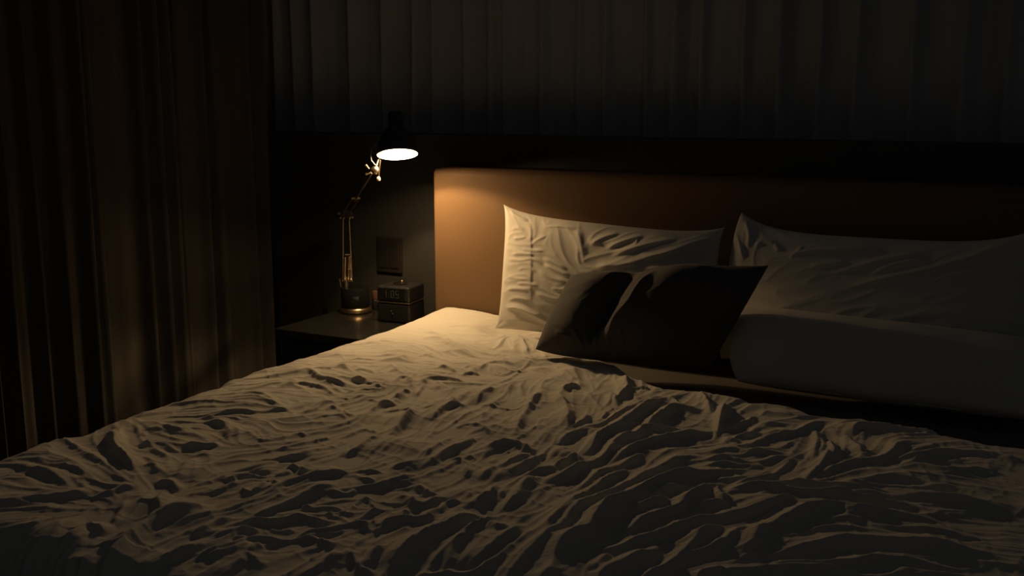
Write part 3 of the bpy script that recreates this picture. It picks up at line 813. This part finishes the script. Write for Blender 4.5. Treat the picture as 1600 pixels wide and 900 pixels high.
# bulb: small halogen capsule
BC = SC - SN * .0330
mb = MB(); mb.lathe([(0, -.0045), (.003, -.004), (.0042, -.001), (.0042, .002), (.0025, .0045), (0, .005)], BC, SN, n=16)
KB = 1.06
WARM = (1.0, .64, .285)
bulb = into(mb.build('bulb', emitter('bulb_glow', WARM, 9800 * KB), smooth=True), lamp)
mb = MB(); mb.tube([BC - SN * .0055, BC - SN * .054], [.006, .014], 16); into(mb.build('socket', M['white'], smooth=True), lamp)

# ------------------------------------------------------------------ clock radio and bottle
CK = np.array([-.105, -.028, ZT])
clock = thing('alarm_clock', tuple(CK), 'black box-shaped alarm clock with a round top button, beside the lamp', 'alarm clock')
rot = math.radians(6)
ca, sa = math.cos(rot), math.sin(rot)
def cbox(x0, x1, y0, y1, z0, z1, name, mat, bevel, seg=4):
    mb = MB(); mb.box(x0, x1, y0, y1, z0, z1)
    mb.v = [(CK[0] + x * ca - y * sa, CK[1] + x * sa + y * ca, CK[2] + z) for x, y, z in mb.v]
    return into(mb.build(name, mat, bevel=bevel, seg=seg), clock)
cbox(-.058, .058, -.055, .055, .0, .064, 'lower_case', M['satin'], .008)
cbox(-.0585, .0585, -.0555, .0555, .0645, .0675, 'trim_band', M['brass'], .001, 2)
cbox(-.058, .058, -.055, .055, .068, .118, 'upper_case', M['satin'], .008)
scr = cbox(-.050, .046, -.0565, -.055, .074, .112, 'display', M['gloss'], .0006, 2)
def digits():
    mb = MB()
    SEG = {'1': 'bc', '0': 'abcdef', '5': 'afgcd'}
    def seg(x, z, w, h, which):
        t = .0016
        b = {'a': (x, x+w, z+h-t, z+h), 'd': (x, x+w, z, z+t), 'g': (x, x+w, z+h/2-t/2, z+h/2+t/2), 'b': (x+w-t, x+w, z+h/2, z+h), 'c': (x+w-t, x+w, z, z+h/2),
             'f': (x, x+t, z+h/2, z+h), 'e': (x, x+t, z, z+h/2)}
        for c in which: q = b[c]; mb.box(q[0], q[1], -.0571, -.0566, q[2], q[3])
    seg(-.032, .082, .010, .023, SEG['1']); seg(-.006, .082, .011, .023, SEG['0']); seg(.011, .082, .011, .023, SEG['5'])
    for zz in (.0885, .0975): mb.box(-.0155, -.0138, -.0571, -.0566, zz, zz + .0017)
    mb.v = [(CK[0] + x * ca - y * sa, CK[1] + x * sa + y * ca, CK[2] + z) for x, y, z in mb.v]
    o = mb.build('digits', M['digit']); o.parent = scr; o.location = (0, 0, 0)
    return o
digits()
mb = MB(); mb.lathe([(.024, .1175), (.024, .1205), (.022, .122), (.0, .122)], CK, n=40); into(mb.build('dial', M['gloss'], smooth=True), clock)
mb = MB(); mb.lathe([(.005, .1215), (.005, .127), (.003, .130), (0, .131)], CK + RT * .004, n=20); into(mb.build('button', M['brass'], smooth=True), clock)
for dx, dz in ((-.006, .038), (-.002, .030)):
    mb = MB(); q = (CK[0] + dx * ca + .055 * sa, CK[1] + dx * sa - .055 * ca, CK[2] + dz)
    mb.lathe([(.0025, 0), (.0025, .002), (.001, .003), (0, .003)], q, (sa, -ca, 0), n=12); into(mb.build('indicator', M['metal'], smooth=True), clock)

BO = np.array([-.282, .076, ZT])
bottle = thing('bottle', tuple(BO), 'tiny dark bottle with a rosy cap between the lamp and alarm clock', 'bottle')
mb = MB(); mb.lathe([(.0105, 0), (.0115, .002), (.0115, .030), (.010, .033), (.0085, .034)], BO, n=28); into(mb.build('body', M['satin'], smooth=True), bottle)
mb = MB(); mb.lathe([(.0105, .0345), (.0110, .036), (.0110, .056), (.009, .062), (.004, .065), (0, .0655)], BO, n=28); into(mb.build('cap', M['pink'], smooth=True), bottle)

# ------------------------------------------------------------------ light
ld = bpy.data.lights.new('lamp_diffuse_light', 'AREA'); ld.shape = 'DISK'; ld.size = .112; ld.energy = 2.0 * KB; ld.color = (1.0, .66, .32)
lo = bpy.data.objects.new('diffuse_light', ld); col.objects.link(lo)
from mathutils import Vector
lo.location = Vector(SC - SN * .004); lo.rotation_euler = Vector(SN).to_track_quat('-Z', 'Y').to_euler()
lo.parent = lamp; lo.location = Vector(SC - SN * .004) - lamp.location

w = bpy.data.worlds.new('night'); scene.world = w; w.use_nodes = True
bg = w.node_tree.nodes['Background']; bg.inputs['Color'].default_value = (.92, .97, 1.0, 1); bg.inputs['Strength'].default_value = .0125

# ------------------------------------------------------------------ camera and view
cam = bpy.data.cameras.new('camera'); cam.sensor_width = 36; cam.lens = 36; cam.clip_start = .05
co = bpy.data.objects.new('camera', cam); col.objects.link(co)
co.location = (1.742, -2.732, 1.280)
co.rotation_euler = (math.radians(90 - 10.273), 0, math.radians(28.0385))
scene.camera = co
vs = scene.view_settings
scene.display_settings.display_device = 'sRGB'
vs.view_transform = 'Standard'; vs.look = 'None'; vs.exposure = 0; vs.gamma = 1; vs.use_curve_mapping = False
scene.cycles.use_denoising = True
scene.cycles.sample_clamp_indirect = 3
